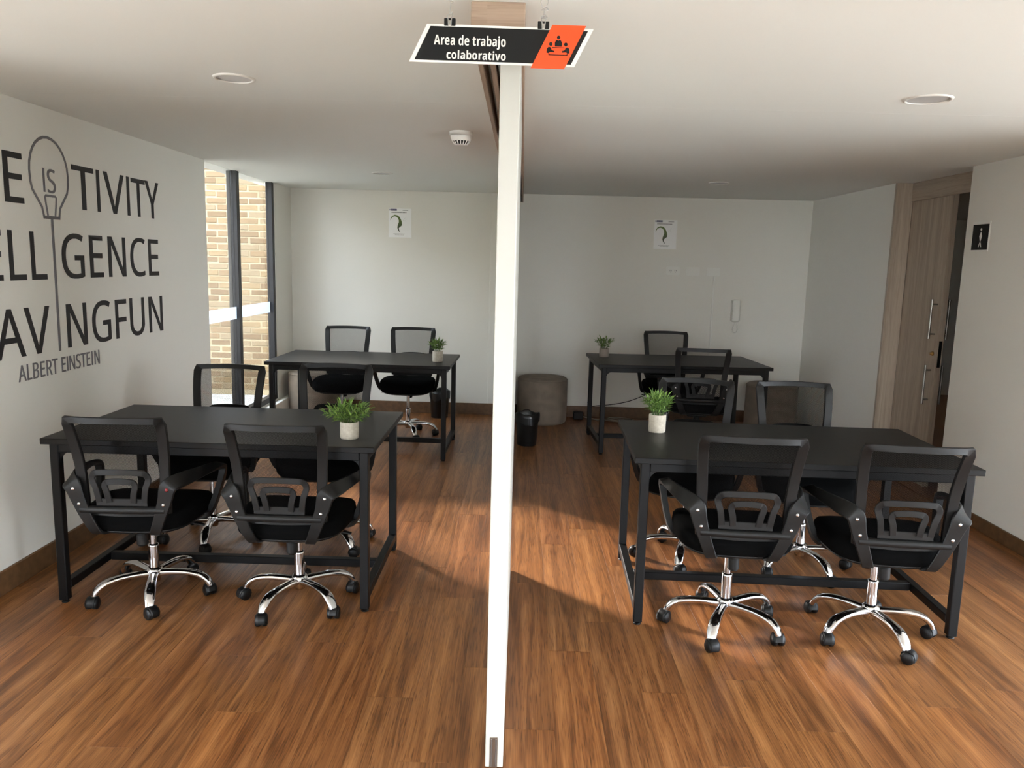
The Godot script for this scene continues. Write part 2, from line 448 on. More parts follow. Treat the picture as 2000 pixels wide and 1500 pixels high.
func plank_mesh(w: float, l: float, off: Vector2) -> ArrayMesh:
	var st := new_st(); st.set_smooth_group(-1)
	var b := 0.0006; var t := -0.0008; var hx := w / 2; var hz := l / 2
	var P := [Vector3(-hx + b, 0, -hz + b), Vector3(hx - b, 0, -hz + b), Vector3(hx - b, 0, hz - b), Vector3(-hx + b, 0, hz - b)]
	var Q := [Vector3(-hx, t, -hz), Vector3(hx, t, -hz), Vector3(hx, t, hz), Vector3(-hx, t, hz)]
	var R := [Vector3(-hx, -0.018, -hz), Vector3(hx, -0.018, -hz), Vector3(hx, -0.018, hz), Vector3(-hx, -0.018, hz)]
	var add := func(a: Vector3, bb: Vector3, c: Vector3, d: Vector3):
		for v in [a, c, bb, a, d, c]:
			st.set_uv(off + Vector2((v.x + hx) / w * 0.29, (v.z + hz) / l * 0.55)); st.add_vertex(v)
	add.call(P[0], P[3], P[2], P[1])
	for k in 4:
		var j := (k + 1) % 4
		add.call(P[k], P[j], Q[j], Q[k]); add.call(Q[k], Q[j], R[j], R[k])
	return done(st)

func build_courtyard():
	struct("ground", "pale paving of the courtyard beyond the window", "paving", plain(Vector3(-2.0, -0.2, -3.0), Vector3(40, 0.2, 44), 0.001), M.paving)
	struct("roof_eave", "white soffit of the roof overhang above the courtyard window", "soffit", plain(Vector3(-2.62, 2.45, -6.03), Vector3(0.46, 0.12, 6.4), 0.004), M.ceiling)
	var o := thing("wall_outside", "tan brick wall of the courtyard seen through the tall window", "wall", Vector3(0, 0, -9.25), "", "structure")
	put("mortar", plain(Vector3(-5.4, 1.32, -0.11), Vector3(5.6, 2.96, 0.2), 0.001), M.mortar, o)
	struct("wall_opposite", "plain rendered wall across the courtyard from the window", "wall", plain(Vector3(-6.6, 1.2, -5.3), Vector3(0.2, 2.4, 4.6), 0.002), M.mortar)
	struct("wall_neighbour", "plain rendered wall of the next building beside the hall", "wall", plain(Vector3(-7.6, 1.9, -2.4), Vector3(0.2, 3.8, 5.6), 0.002), M.mortar)
	var meshes := []
	for v in 4:
		var st := new_st()
		box(st, Vector3.ZERO, Vector3(0.232 - 0.004 * v, 0.062 - 0.0015 * (v % 3), 0.06), 0.004 + 0.001 * v); meshes.append(done(st))
	var rest := new_st(); var n := 0
	for r in 37:
		var y := 0.0 + 0.075 * r
		for c in 23:
			var x := -8.1 + c * 0.245 + (0.1225 if r % 2 else 0.0)
			var near: bool = x > -4.15 and r < 40
			var p := Vector3(x + rng.randf_range(-0.004, 0.004), y + rng.randf_range(-0.003, 0.003), -0.032 + rng.randf_range(-0.004, 0.005))
			if near and n < 300:
				var b := put("brick", meshes[rng.randi() % 4], M.bricks[rng.randi() % 4], o); b.position = p
				b.rotation.z = rng.randf_range(-0.006, 0.006); n += 1
			else: box(rest, p, Vector3(0.23, 0.061, 0.06), 0.005)
	var q := obj("brickwork", rest, M.bricks[1], o); q.set_meta("kind", "stuff")

func oak_box(c: Vector3, s: Vector3, grain: int, bev := 0.002) -> ArrayMesh:   # grain axis: 0 x, 1 y, 2 z
	var st := new_st(); st.set_smooth_group(-1)
	var plainst := new_st(); box(plainst, c, s, bev)
	var arr := plainst.commit_to_arrays()
	var v: PackedVector3Array = arr[Mesh.ARRAY_VERTEX]
	var off := Vector2(rng.randf(), rng.randf() * 0.05)
	for k in range(0, v.size(), 3):
		var nn := (v[k + 1] - v[k]).cross(v[k + 2] - v[k]).abs()
		for i in 3:
			var p := v[k + i]; var along := p[grain]; var a := (grain + 1) % 3; var b := (grain + 2) % 3
			var across := p[b] if nn[a] > nn[b] else p[a]
			if nn[grain] > nn[a] and nn[grain] > nn[b]: along = p[a]; across = p[b]
			st.set_uv(off + Vector2(across * 2.2, along * 0.42)); st.add_vertex(p)
	return done(st)

func build_door():
	var xr := 2.955
	var d := thing("door_1", "grey oak sliding door standing slightly open in the right wall", "door", Vector3.ZERO, "", "structure")
	put("jamb", oak_box(Vector3((WR + 2.966) / 2, H / 2, -6.191), Vector3(2.966 - WR, H, 0.03), 1), M.oak_door, d)
	put("header", oak_box(Vector3(xr + 0.008, (2.085 + H) / 2, -5.68), Vector3(0.016, H - 2.085, 1.05), 2), M.oak_door, d)
	var lx := 2.991
	var leaf := put("door_leaf", oak_box(Vector3(lx, 1.045, -6.06), Vector3(0.042, 2.10, 0.90), 1), M.oak_door, d)
	for y in [[1.08, 1.363], [0.605, 0.89]]:
		for s in [-1, 1]:
			var st := new_st()
			var hx: float = lx + s * 0.062
			tube(st, [Vector3(hx, y[0], -5.665), Vector3(hx, y[1], -5.665)], 0.008, 10, false, 1)
			for yy in [y[0] + 0.035, y[1] - 0.035]: tube(st, [Vector3(lx + s * 0.02, yy, -5.665), Vector3(hx, yy, -5.665)], 0.006, 8, false, 1)
			var h := obj("pull_handle", st, M.steel, leaf); h.set_meta("label", "long brushed steel bar handle")
	put("lock_plate", plain(Vector3(lx, 0.975, -5.609), Vector3(0.022, 0.19, 0.002), 0.0005), M.steel_black, leaf)
	var ls := new_st(); lathe(ls, [[0.0, 0.0], [0.016, 0.0], [0.016, 0.008], [0.009, 0.010], [0.009, 0.02], [0.0, 0.02]], 16, Vector3(lx - 0.021, 0.975, -5.66), Basis(Vector3(0, 0, 1), PI / 2))
	obj("lock_cylinder", ls, M.brass, leaf)
	# the closed room behind the door: no lamp is on in it
	var r := thing("wall_store_room", "deep unlit room behind the open sliding door", "wall", Vector3.ZERO, "", "structure")
	put("wall_panel", plain(Vector3(9.5, H / 2, -7.0), Vector3(0.1, H, 6.4), 0.001), M.wall, r)
	put("wall_panel", plain(Vector3(6.25, H / 2, -10.15), Vector3(6.5, H, 0.1), 0.001), M.wall, r)
	put("wall_panel", plain(Vector3(6.25, H / 2, -3.85), Vector3(6.5, H, 0.1), 0.001), M.wall, r)
	put("wall_panel", plain(Vector3(2.92, H / 2, -9.1), Vector3(0.16, H, 2.1), 0.001), M.wall, r)
	put("floor_panel", plain(Vector3(6.2, -0.03, -7.0), Vector3(6.7, 0.06, 6.4), 0.001), M.hall_floor, r)
	put("ceiling_panel", plain(Vector3(6.3, H + 0.05, -7.0), Vector3(6.5, 0.1, 6.4), 0.001), M.ceiling, r)

func build_partition():
	# oak-clad track box on the ceiling, running to the back wall
	var b := thing("trim_1", "oak clad track beam along the ceiling above the white partition", "beam", Vector3(0, 0, 0), "", "structure")
	var x0 := -0.155; var x1 := -0.011; var y0 := 2.14; var zf := -2.2; var zb := -D
	var L := zf - zb
	put("end_board", oak_box(Vector3((x0 + x1) / 2, (y0 + H) / 2, zf - 0.008), Vector3(x1 - x0, H - y0, 0.016), 0), M.oak, b)
	for x in [x0 + 0.008, x1 - 0.008]:
		put("side_board", oak_box(Vector3(x, (y0 + H) / 2, (zf + zb) / 2 - 0.008), Vector3(0.016, H - y0, L - 0.016), 2), M.oak, b)
	put("middle_board", oak_box(Vector3(x0 + 0.045, (y0 + H) / 2 + 0.004, (zf + zb) / 2 - 0.008), Vector3(0.018, H - y0 - 0.008, L - 0.016), 2), M.oak, b)
	put("track", plain(Vector3((x0 + x1) / 2 + 0.02, H - 0.012, (zf + zb) / 2 - 0.008), Vector3(0.09, 0.024, L - 0.02), 0.002), M.frame_dark, b)
	for x in [x0 + 0.066, x1 - 0.026]:
		put("track_rail", plain(Vector3(x, y0 + 0.03, (zf + zb) / 2 - 0.008), Vector3(0.008, 0.05, L - 0.02), 0.001), M.alu, b)
	# white sliding leaves: the near one is seen end on
	var pc := -0.047
	var p := thing("partition_panel", "white sliding partition leaf seen end on beneath the hanging sign", "partition", Vector3(pc, 0, -3.0))
	put("leaf", plain(Vector3(0, 1.085, -0.0), Vector3(0.054, 2.15, 1.6), 0.002), M.white_gloss, p)
	put("flush_bolt", plain(Vector3(-0.002, 0.06, 0.8), Vector3(0.024, 0.10, 0.004), 0.001), M.steel, p).set_meta("label", "steel flush bolt plate")
	var sl := new_st()
	for k in [-1, 1]: box(sl, Vector3(-0.002 + 0.007 * k, 0.06, 0.8025), Vector3(0.004, 0.09, 0.003), 0.0008)
	obj("bolt_rib", sl, M.alu, p)
	var p2 := thing("partition_panel", "white sliding partition leaf farther back, against the back wall", "partition", Vector3(-0.107, 0, (-5.12 - D) / 2 - 0.01))
	put("leaf", plain(Vector3(0, 1.085, 0), Vector3(0.045, 2.15, D - 5.14), 0.002), M.white_gloss, p2)
	struct("trim_2", "flat white cover strip on the back wall beside the partition", "trim", plain(Vector3(-0.23, H / 2 + 0.058, -D + 0.005), Vector3(0.19, H - 0.118, 0.01), 0.002), M.wall)

# ------------------------------------------------------------------ desks
const DESK_L := 1.432
const DESK_W := 0.822
func build_desks():
	var t := thing("desk", "x", "desk")
	var l := DESK_L; var w := DESK_W
	put("tabletop", plain(Vector3(0, TH - 0.013, 0), Vector3(l, 0.026, w), 0.0025), M.desk_top, t)
	var lx := l / 2 - 0.048; var lz := w / 2 - 0.036; var s := 0.038
	for sx in [-1, 1]:
		for sz in [-1, 1]:
			var leg := put("leg", plain(Vector3(sx * lx, (TH - 0.026 + 0.012) / 2, sz * lz), Vector3(s, TH - 0.038, s), 0.003), M.steel_black, t)
			var st := new_st(); lathe(st, [[0.0, 0.0], [0.016, 0.0], [0.017, 0.004], [0.012, 0.007], [0.007, 0.008], [0.007, 0.013]], 12, Vector3(sx * lx, 0, sz * lz))
			obj("foot", st, M.plastic_dark, leg)
			# small curved gussets in the top corners
			var g := new_st(); var pg := PackedVector2Array([Vector2(0, 0), Vector2(0.045, 0)])
			for k in range(1, 6): pg.append(Vector2(0.045 - 0.045 * sin(k * PI / 12.0), -0.045 + 0.045 * cos(k * PI / 12.0)))
			pg.append(Vector2(0, -0.045))
			var tf := Transform3D(Basis(Vector3(-sx, 0, 0), Vector3(0, 1, 0), Vector3(0, 0, 1)), Vector3(sx * (lx - s / 2), TH - 0.026 - s, sz * lz - 0.006))
			plate(g, pg, 0.012, tf); obj("gusset", g, M.steel_black, leg)
	for sz in [-1, 1]: put("apron", plain(Vector3(0, TH - 0.026 - s / 2, sz * lz), Vector3(2 * lx - s, s, s), 0.003), M.steel_black, t)
	for sx in [-1, 1]:
		put("apron", plain(Vector3(sx * lx, TH - 0.026 - s / 2, 0), Vector3(s, s, 2 * lz - s), 0.003), M.steel_black, t)
		put("foot_rail", plain(Vector3(sx * lx, 0.075, 0), Vector3(s, s, 2 * lz - s), 0.003), M.steel_black, t)
	put("stretcher", plain(Vector3(0, 0.075, 0), Vector3(2 * lx - s, s, s), 0.003), M.steel_black, t)
	var spots := [
		[-1.3263, -3.6568, -0.0005, "black desk at the front left beside the lettered wall"],
		[-1.2451, -6.3523, -0.0121, "black desk at the back left beside the courtyard window"],
		[1.2215, -3.5865, -0.0349, "black desk at the front right of the white partition"],
		[1.3339, -6.7481, 0.0491, "black desk at the back right below the wall sockets"]]
	for k in 4:
		var o: Node3D = t
		if k: o = t.duplicate(); o.name = numbered("desk"); add_child(o)
		o.position = Vector3(spots[k][0], 0, spots[k][1]); o.rotation.y = spots[k][2]
		tag(o, spots[k][3], "desk", "black steel framed desks")

# ------------------------------------------------------------------ chairs
func chair_proto() -> Node3D:
	var t := thing("office_chair", "x", "chair")
	var V := func(x, y, z): return Vector3(x, y, z)
	# seat cushion and its shell
	var seat := func(layers: Array) -> SurfaceTool:
		var st := new_st(); st.set_smooth_group(1)
		var n := 40; var rows := []
		for L in layers:
			var row := []
			for i in n:
				var a := TAU * i / n
				var hx: float = 0.24 - L[1]; var hz: float = 0.235 - L[1]
				var px := signf(cos(a)) * pow(absf(cos(a)), 0.55) * hx; var pz := signf(sin(a)) * pow(absf(sin(a)), 0.55) * hz
				px *= 1.0 - 0.06 * clampf(pz / 0.235, 0, 1)
				var y: float = L[0] - 0.022 * smoothstep(0.08, 0.235, -pz) + 0.008 * pow(px / 0.24, 2.0)
				row.append(Vector3(px, y, pz + 0.005))
			rows.append(row)
		for k in rows.size() - 1:
			for i in n:
				var j := (i + 1) % n
				quad(st, rows[k][i], rows[k + 1][i], rows[k + 1][j], rows[k][j])
		var top := Vector3(0, layers[-1][0] - 0.004, 0.005); var bot := Vector3(0, layers[0][0], 0.005)
		for i in n:
			var j := (i + 1) % n
			tri(st, rows[-1][i], top, rows[-1][j]); tri(st, rows[0][j], bot, rows[0][i])
		return st
	obj("seat", seat.call([[0.404, 0.012], [0.412, 0.002], [0.440, 0.0], [0.466, 0.004], [0.480, 0.016], [0.487, 0.045], [0.488, 0.12]]), M.fabric, t)
	obj("seat_shell", seat.call([[0.384, 0.06], [0.388, 0.03], [0.397, 0.012], [0.406, 0.014]]), M.plastic_dark, t)
	var st := new_st()
	box(st, Vector3(0, 0.374, 0.02), Vector3(0.15, 0.03, 0.22), 0.008)
	obj("tilt_mechanism", st, M.plastic_dark, t)
	st = new_st(); lathe(st, [[0.0, 0.30], [0.018, 0.30], [0.024, 0.308], [0.024, 0.35], [0.015, 0.366], [0.015, 0.38]], 18, Vector3(0.0, 0, 0.105), Basis.IDENTITY, false)
	obj("tension_knob", st, M.plastic, t)
	st = new_st(); sweep(st, curve([[V.call(0.05, 0.378, 0.0), Vector3(0, 0, 1), 0.006, 0.005], [V.call(0.16, 0.372, 0.0), Vector3(0, 0, 1), 0.006, 0.005], [V.call(0.20, 0.368, 0.0), Vector3(0, 0, 1), 0.016, 0.006], [V.call(0.235, 0.36, 0.0), Vector3(0, 0, 1), 0.012, 0.005]], 4), 8, 0.8)
	obj("lever", st, M.plastic_dark, t)
	st = new_st(); lathe(st, [[0.0145, 0.22], [0.0145, 0.375]], 16)
	obj("piston", st, M.chrome, t)
	st = new_st(); lathe(st, [[0.0215, 0.115], [0.0225, 0.234], [0.0225, 0.242], [0.0145, 0.245]], 20)
	obj("gas_column", st, M.chrome, t)
	# base: hub with five chrome legs and castors
	st = new_st(); lathe(st, [[0.0, 0.066], [0.024, 0.068], [0.027, 0.085], [0.034, 0.09], [0.036, 0.122], [0.030, 0.132], [0.025, 0.134]], 20)
	var base := obj("base", st, M.chrome, t)
	for k in 5:
		var a := TAU * k / 5.0; var d := Vector3(sin(a), 0, cos(a)); var side := Vector3(cos(a), 0, -sin(a))
		st = new_st()
		var ks := []
		for q in [[0.022, 0.106, 0.020, 0.016], [0.08, 0.111, 0.0195, 0.0135], [0.15, 0.111, 0.021, 0.0125], [0.205, 0.100, 0.0235, 0.0125], [0.238, 0.076, 0.0225, 0.0125], [0.252, 0.050, 0.019, 0.012]]:
			ks.append([d * q[0] + Vector3(0, q[1], 0), side, q[2], q[3]])
		sweep(st, curve(ks, 4), 12, 0.75)
		obj("base_leg", st, M.chrome, base)
		st = new_st()
		var c := d * 0.252; var yaw := a * 2.3 + 0.7
		var ax := Vector3(cos(yaw), 0, -sin(yaw)); var fw := Vector3(sin(yaw), 0, cos(yaw))
		c += fw * 0.012
		var wb := Basis(fw, ax, fw.cross(ax))
		for s in [-1, 1]:
			lathe(st, [[0.0, -0.012], [0.020, -0.0115], [0.026, -0.007], [0.026, 0.007], [0.020, 0.0115], [0.0, 0.012]], 16, c + ax * 0.0145 * s + Vector3(0, 0.026, 0), wb)
		var hood := []
		for q in 7:
			var th := deg_to_rad(-25.0 + 35.0 * q)
			hood.append([c + fw * cos(th) * 0.0275 + Vector3(0, 0.0275 + sin(th) * 0.0275, 0), ax, 0.020, 0.003])
		sweep(st, hood, 8, 0.6)
		lathe(st, [[0.009, 0.045], [0.009, 0.056], [0.0, 0.058]], 10, d * 0.252)
		obj("caster", st, M.plastic_dark, base)
	# back: frame, mesh, lumbar arches, cross bar
	st = new_st()
	obj("back_frame", back_frame_st(), M.plastic, t)
	st = new_st(); st.set_smooth_group(1)
	var nx := 12; var ny := 14
	for i in nx:
		for j in ny:
			var q := []
			for o in [[0, 0], [1, 0], [1, 1], [0, 1]]:
				q.append([lerpf(-1.0, 1.0, float(i + o[0]) / nx), lerpf(0.503, 0.90, float(j + o[1]) / ny)])
			for o in [0, 1, 2, 0, 2, 3]:
				var y: float = q[o][1]; var x: float = q[o][0] * (back_half(y) - 0.012)
				st.set_uv(Vector2(x, y) / 0.0056); st.add_vertex(back_point(x, y))
	obj("mesh_panel", st, M.mesh, t)
	st = new_st()
	for q in [[0.092, 0.114, 0.546, 0.676, 0.0125, 0.032], [0.049, 0.062, 0.546, 0.637, 0.0125, 0.020]]:
		var ks := []
		var zz := 0.018
		for p in [[-q[0], q[2]], [-(q[0] * 0.6 + q[1] * 0.4), lerpf(q[2], q[3], 0.45)], [-q[1], q[3] - q[5]], [-q[1] + q[5] * 0.28, q[3] - q[5] * 0.26], [-q[1] + q[5], q[3]], [0.0, q[3] + 0.003], [q[1] - q[5], q[3]], [q[1] - q[5] * 0.28, q[3] - q[5] * 0.26], [q[1], q[3] - q[5]], [q[0] * 0.6 + q[1] * 0.4, lerpf(q[2], q[3], 0.45)], [q[0], q[2]]]:
			ks.append([back_point(p[0], p[1]) + Vector3(0, 0, zz), Vector3(1, 0, 0) if absf(p[0]) > q[1] - 0.006 else Vector3(0, -signf(p[0]) if false else 1, 0), q[4], 0.004])
		# the wide direction turns with the arch so that the strip stays flat against the mesh
		for k in ks.size():
			var T: Vector3 = ks[mini(k + 1, ks.size() - 1)][0] - ks[maxi(k - 1, 0)][0]
			ks[k][1] = Vector3(0, 0, 1).cross(T.normalized())
		strip(st, curve(ks, 4))
	var bk := [back_point(-0.104, 0.546) + Vector3(0, 0, 0.018), back_point(0.104, 0.546) + Vector3(0, 0, 0.018)]
	strip(st, [[bk[0], Vector3.UP, 0.016, 0.0045], [bk[1], Vector3.UP, 0.016, 0.0045]])
	obj("lumbar_support", st, M.plastic, t)
	st = new_st(); tube(st, [Vector3(-0.172, 0.512, 0.266), Vector3(0, 0.512, 0.272), Vector3(0.172, 0.512, 0.266)], 0.016, 12)
	obj("cross_bar", st, M.plastic, t)
	# arms: one loop each, from under the seat up the back bracket, forward and down again
	for s in [-1.0, 1.0]:
		var ks := []
		for q in [
			[0.100, 0.394, 0.16, 1.0, 0.0, 0.021, 0.007], [0.112, 0.398, 0.225, 1.0, 0.0, 0.0215, 0.007], [0.124, 0.415, 0.252, 1.0, 0.0, 0.0215, 0.007], [0.150, 0.480, 0.268, 1.0, 0.0, 0.024, 0.007], [0.176, 0.555, 0.275, 1.0, 0.0, 0.029, 0.007], [0.192, 0.612, 0.280, 1.0, 0.0, 0.035, 0.007],
			[0.212, 0.630, 0.262, 0.85, -0.55, 0.034, 0.008], [0.231, 0.633, 0.205, 0.45, -0.9, 0.031, 0.009], [0.251, 0.632, 0.115, 0.35, -0.95, 0.026, 0.010], [0.269, 0.628, 0.01, 0.6, -0.8, 0.021, 0.010],
			[0.279, 0.619, -0.080, 0.9, -0.35, 0.020, 0.010], [0.282, 0.598, -0.118, 1.0, 0.0, 0.018, 0.012], [0.277, 0.55, -0.112, 1.0, 0.0, 0.014, 0.018], [0.262, 0.47, -0.078, 1.0, 0.0, 0.013, 0.020], [0.240, 0.411, -0.048, 1.0, 0.0, 0.014, 0.017], [0.20, 0.388, -0.02, 1.0, 0.3, 0.014, 0.011], [0.14, 0.383, -0.01, 1.0, 0.3, 0.014, 0.009]]:
			ks.append([Vector3(s * q[0], q[1], q[2]), Vector3(s * q[3], q[4], 0), q[5], q[6]])
		# under-seat runs lie along x: use z as the wide direction there
		ks[-1][1] = Vector3(0, 0, s); ks[-2][1] = Vector3(s * 0.3, 0.3, s * 0.6)
		st = new_st(); strip(st, curve(ks, 4))
		var arm := obj("armrest", st, M.plastic, t)
		for b in [[0.190, 0.606, 0.2865], [0.172, 0.540, 0.281]]:
			st = new_st(); lathe(st, [[0.0075, -0.004], [0.0075, 0.0]], 14, Vector3(s * b[0], b[1], b[2]), Basis(Vector3(1, 0, 0), PI / 2 - 0.14))
			lathe(st, [[0.0075, 0.0], [0.0065, 0.0035], [0.004, 0.0055], [0.0, 0.006]], 12, Vector3(s * b[0], b[1], b[2]), Basis(Vector3(1, 0, 0), PI / 2 - 0.14))
			obj("bolt", st, M.chrome, arm)
	return t

func back_half(y: float) -> float:      # half width of the back at height y
	return 0.188 + 0.018 * smoothstep(0.6, 0.93, y)

func back_point(x: float, y: float) -> Vector3:
	var z := 0.252 + 0.018 * smoothstep(0.46, 0.62, y) + 0.085 * pow(clampf((y - 0.6) / 0.32, 0, 1), 1.9)
	return Vector3(x, y, z - 0.9 * x * x)

func back_frame_st() -> SurfaceTool:
	var st := new_st()
	var keys := []
	var top := 0.912; var bot := 0.503
	var add := func(x: float, y: float, wide: float):
		keys.append([back_point(x, y), x, wide])
	for k in 9:
		var y := lerpf(bot, top - 0.03, k / 8.0); add.call(-back_half(y) + 0.019, y, 0.021)
	add.call(-back_half(top) + 0.024, top - 0.014, 0.021)
	for k in 7:
		var x := lerpf(-back_half(top) + 0.042, back_half(top) - 0.042, k / 6.0); add.call(x, top - 0.012 + 0.004 * (1.0 - pow(x / 0.2, 2.0)), 0.0135)
	add.call(back_half(top) - 0.024, top - 0.014, 0.021)
	for k in 9:
		var y := lerpf(top - 0.03, bot, k / 8.0); add.call(back_half(y) - 0.019, y, 0.021)
	for k in 4:
		var x := lerpf(0.12, -0.12, k / 3.0); add.call(x, bot - 0.008, 0.015)
	var ring := []
	var m := keys.size()
	for k in m:
		var T: Vector3 = (keys[(k + 1) % m][0] - keys[(k - 1 + m) % m][0]).normalized()
		ring.append([keys[k][0], Vector3(0, 0, 1).cross(T), keys[k][2], 0.0095])
	strip(st, ring, true)
	return st

func build_chairs():
	var proto := chair_proto()
	# x, z, turn of the chair, turn of its base, seat lift, label
	var spots := [
		[-1.640, -3.385, 2.0, 20.0, -0.025, "black mesh office chair at the front left desk, with a red bolt cap"],
		[-0.967, -3.350, 0.0, -23.0, -0.03, "black mesh office chair at the front left desk, nearest the white partition"],
		[0.918, -3.235, -4.0, -26.0, 0.0, "black mesh office chair at the front right desk, nearest the white partition"],
		[1.535, -3.210, -5.0, 9.0, -0.012, "black mesh office chair at the front right desk, nearest the right wall"],
		[-1.668, -4.146, 180.0, 10.0, 0.005, "black mesh office chair behind the front left desk, against the window"],
		[-1.03, -4.09, 182.0, 45.0, 0.035, "black mesh office chair between the front left and back left desks"],
		[0.905, -4.05, 164.0, 55.0, 0.01, "black mesh office chair behind the front right desk, showing above its left plant"],
		[1.49, -3.95, 178.0, 15.0, 0.02, "black mesh office chair behind the front right desk, its back against a pouf"],
		[-1.565, -6.82, 182.0, 20.0, 0.022, "black mesh office chair behind the back left desk, nearest the courtyard window"],
		[-0.985, -6.855, 180.0, 22.0, 0.022, "black mesh office chair behind the back left desk, nearest the small plant"],
		[1.40, -6.15, -6.0, 5.0, 0.035, "black mesh office chair in front of the back right desk, turned away from the viewer"],
		[1.343, -7.02, 178.0, 0.0, 0.035, "black mesh office chair behind the back right desk, closest to the back wall"]]
	for k in spots.size():
		var s = spots[k]
		var o: Node3D = proto
		if k: o = proto.duplicate(); o.name = numbered("office_chair"); add_child(o)
		o.position = Vector3(s[0], 0, s[1]); o.rotation_degrees.y = s[2]
		tag(o, s[5], "chair", "black mesh office chairs")
	var n := 0
	for c in get_children():
		if c.name.begins_with("office_chair"):
			var s = spots[n]; n += 1
			for p in c.get_children():
				if p.name == "base": p.rotation_degrees.y = s[3] - s[2]
				elif p.name != "gas_column": p.position.y += s[4]
	var arms := []
	for p in proto.get_children():
		if str(p.name).begins_with("armrest"): arms.append(p)
	var red: MeshInstance3D = arms[1].get_child(0)
	red.material_override = M.red_cap; red.set_meta("label", "dull red bolt cap")

# ------------------------------------------------------------------ plants, poufs, bins
func leaf(st: SurfaceTool, p: Vector3, dir: Vector3, up: Vector3, l: float, w: float, col: Color):
	var side := dir.cross(up).normalized(); var nrm := side.cross(dir).normalized()
	var a := p; var b := p + dir * l * 0.45 + side * w + nrm * l * 0.06; var c := p + dir * l * 0.45 - side * w + nrm * l * 0.06
	var m := p + dir * l * 0.5 - nrm * l * 0.03; var t := p + dir * l - nrm * l * 0.18
	st.set_smooth_group(-1)
	for v in [[a, b, m], [a, m, c], [b, t, m], [m, t, c]]:
		for q in v:
			st.set_color(col); st.add_vertex(q)

func plant(label: String, at: Vector3, pr: float, ph: float, w: float, h: float, stems: int, sd: int, pm: Material, lo: Color, hi: Color, spread: float):
	var t := thing("potted_plant", label, "plant", at, "small potted plants on the desks")
	var st := new_st()
	lathe(st, [[0.0, 0.0], [pr * 0.93, 0.0], [pr * 0.98, 0.004], [pr, 0.012], [pr, ph - 0.002], [pr - 0.002, ph], [pr - 0.006, ph], [pr - 0.007, ph - 0.012], [pr - 0.007, ph - 0.013]], 28)
	obj("pot", st, pm, t)
	st = new_st(); lathe(st, [[0.0, ph - 0.012], [pr - 0.0065, ph - 0.013]], 20); st.set_smooth_group(1)
	obj("soil", st, M.soil, t)
	var r := RandomNumberGenerator.new(); r.seed = sd
	var lv := new_st(); var sm := new_st()
	for k in stems:
		var a := TAU * k / stems * 2.618 + r.randf() * 0.5
		var reach := sqrt((k + 0.5) / stems)
		var end := Vector3(cos(a) * w * reach, ph + h * (1.0 - spread * reach * reach) * r.randf_range(0.78, 1.0), sin(a) * w * reach)
		var root := Vector3(cos(a) * pr * 0.55 * reach, ph - 0.014, sin(a) * pr * 0.55 * reach)
		var mid := root.lerp(end, 0.55) + Vector3(0, h * 0.12, 0)
		tube(sm, [root, mid, end], 0.0011, 4, false, 3)
		var nl := 9
		for i in nl:
			var u := 0.22 + 0.78 * float(i) / (nl - 1)
			var p := root.lerp(mid, u * 2.0) if u < 0.5 else mid.lerp(end, u * 2.0 - 1.0)
			var ax := (end - root).normalized()
			var th := i * 2.4 + r.randf()
			var sd_ := ax.cross(Vector3(0.3, 0.2, 1).normalized()).normalized()
			var dir := (ax * r.randf_range(0.5, 1.0) + sd_.rotated(ax, th) * (0.75 if i < nl - 1 else 0.2)).normalized()
			var c := lo.lerp(hi, r.randf())
			leaf(lv, p, dir, Vector3(r.randf_range(-0.3, 0.3), 1, r.randf_range(-0.3, 0.3)), r.randf_range(0.024, 0.042), r.randf_range(0.0036, 0.0060), c)
	obj("stems", sm, mat(Color(0.25, 0.36, 0.12), 0.6), t)
	var f := obj("foliage", lv, M.leaf, t); f.set_meta("kind", "stuff")

func build_plants():
	# linear colours: one mixed green for all four
	var lo := Color(0.06, 0.14, 0.025); var hi := Color(0.22, 0.34, 0.07)
	plant("wide spreading green plant in a round white pot on the front left desk", Vector3(-0.753, TH, -3.42), 0.0415, 0.076, 0.110, 0.092, 40, 3, M.pot, lo, hi, 0.60)
	plant("small bushy green plant in a white pot on the back left desk", Vector3(-0.66, TH, -6.22), 0.042, 0.085, 0.060, 0.090, 26, 5, M.pot, lo, hi, 0.35)
	plant("tall upright green plant in a white pot on the front right desk", Vector3(0.672, TH, -3.74), 0.041, 0.086, 0.072, 0.112, 32, 8, M.pot, lo, hi, 0.40)
	plant("sparse spiky green plant in a grey pot on the back right desk", Vector3(0.735, TH, -6.87), 0.042, 0.075, 0.080, 0.095, 20, 11, M.pot_grey, lo, hi, 0.30)

func build_poufs():
	for q in [[-2.035, -7.655, "taupe round pouf under the back left corner by the window"], [0.228, -7.655, "taupe round pouf beside the white partition and waste bin"], [2.465, -7.60, "taupe round pouf in the back right corner"]]:
		var t := thing("pouf", q[2], "pouf", Vector3(q[0], 0, q[1]), "taupe round poufs along the back wall")
		var st := new_st()
		lathe(st, [[0.0, 0.0], [0.225, 0.0], [0.236, 0.008], [0.243, 0.03], [0.246, 0.2], [0.244, 0.40], [0.240, 0.425]], 48)
		obj("body", st, M.velvet, t)
		st = new_st(); lathe(st, [[0.240, 0.425], [0.236, 0.438], [0.222, 0.446], [0.15, 0.453], [0.0, 0.456]], 48)
		obj("top_cushion", st, M.velvet, t)
		st = new_st()
		var ring := []
		for i in 48: ring.append([Vector3(0.2425 * cos(TAU * i / 48), 0.425, -0.2425 * sin(TAU * i / 48)), Vector3.UP, 0.004, 0.004])
		sweep(st, ring, 6, 1.0, true)
		obj("piping", st, M.velvet, t)

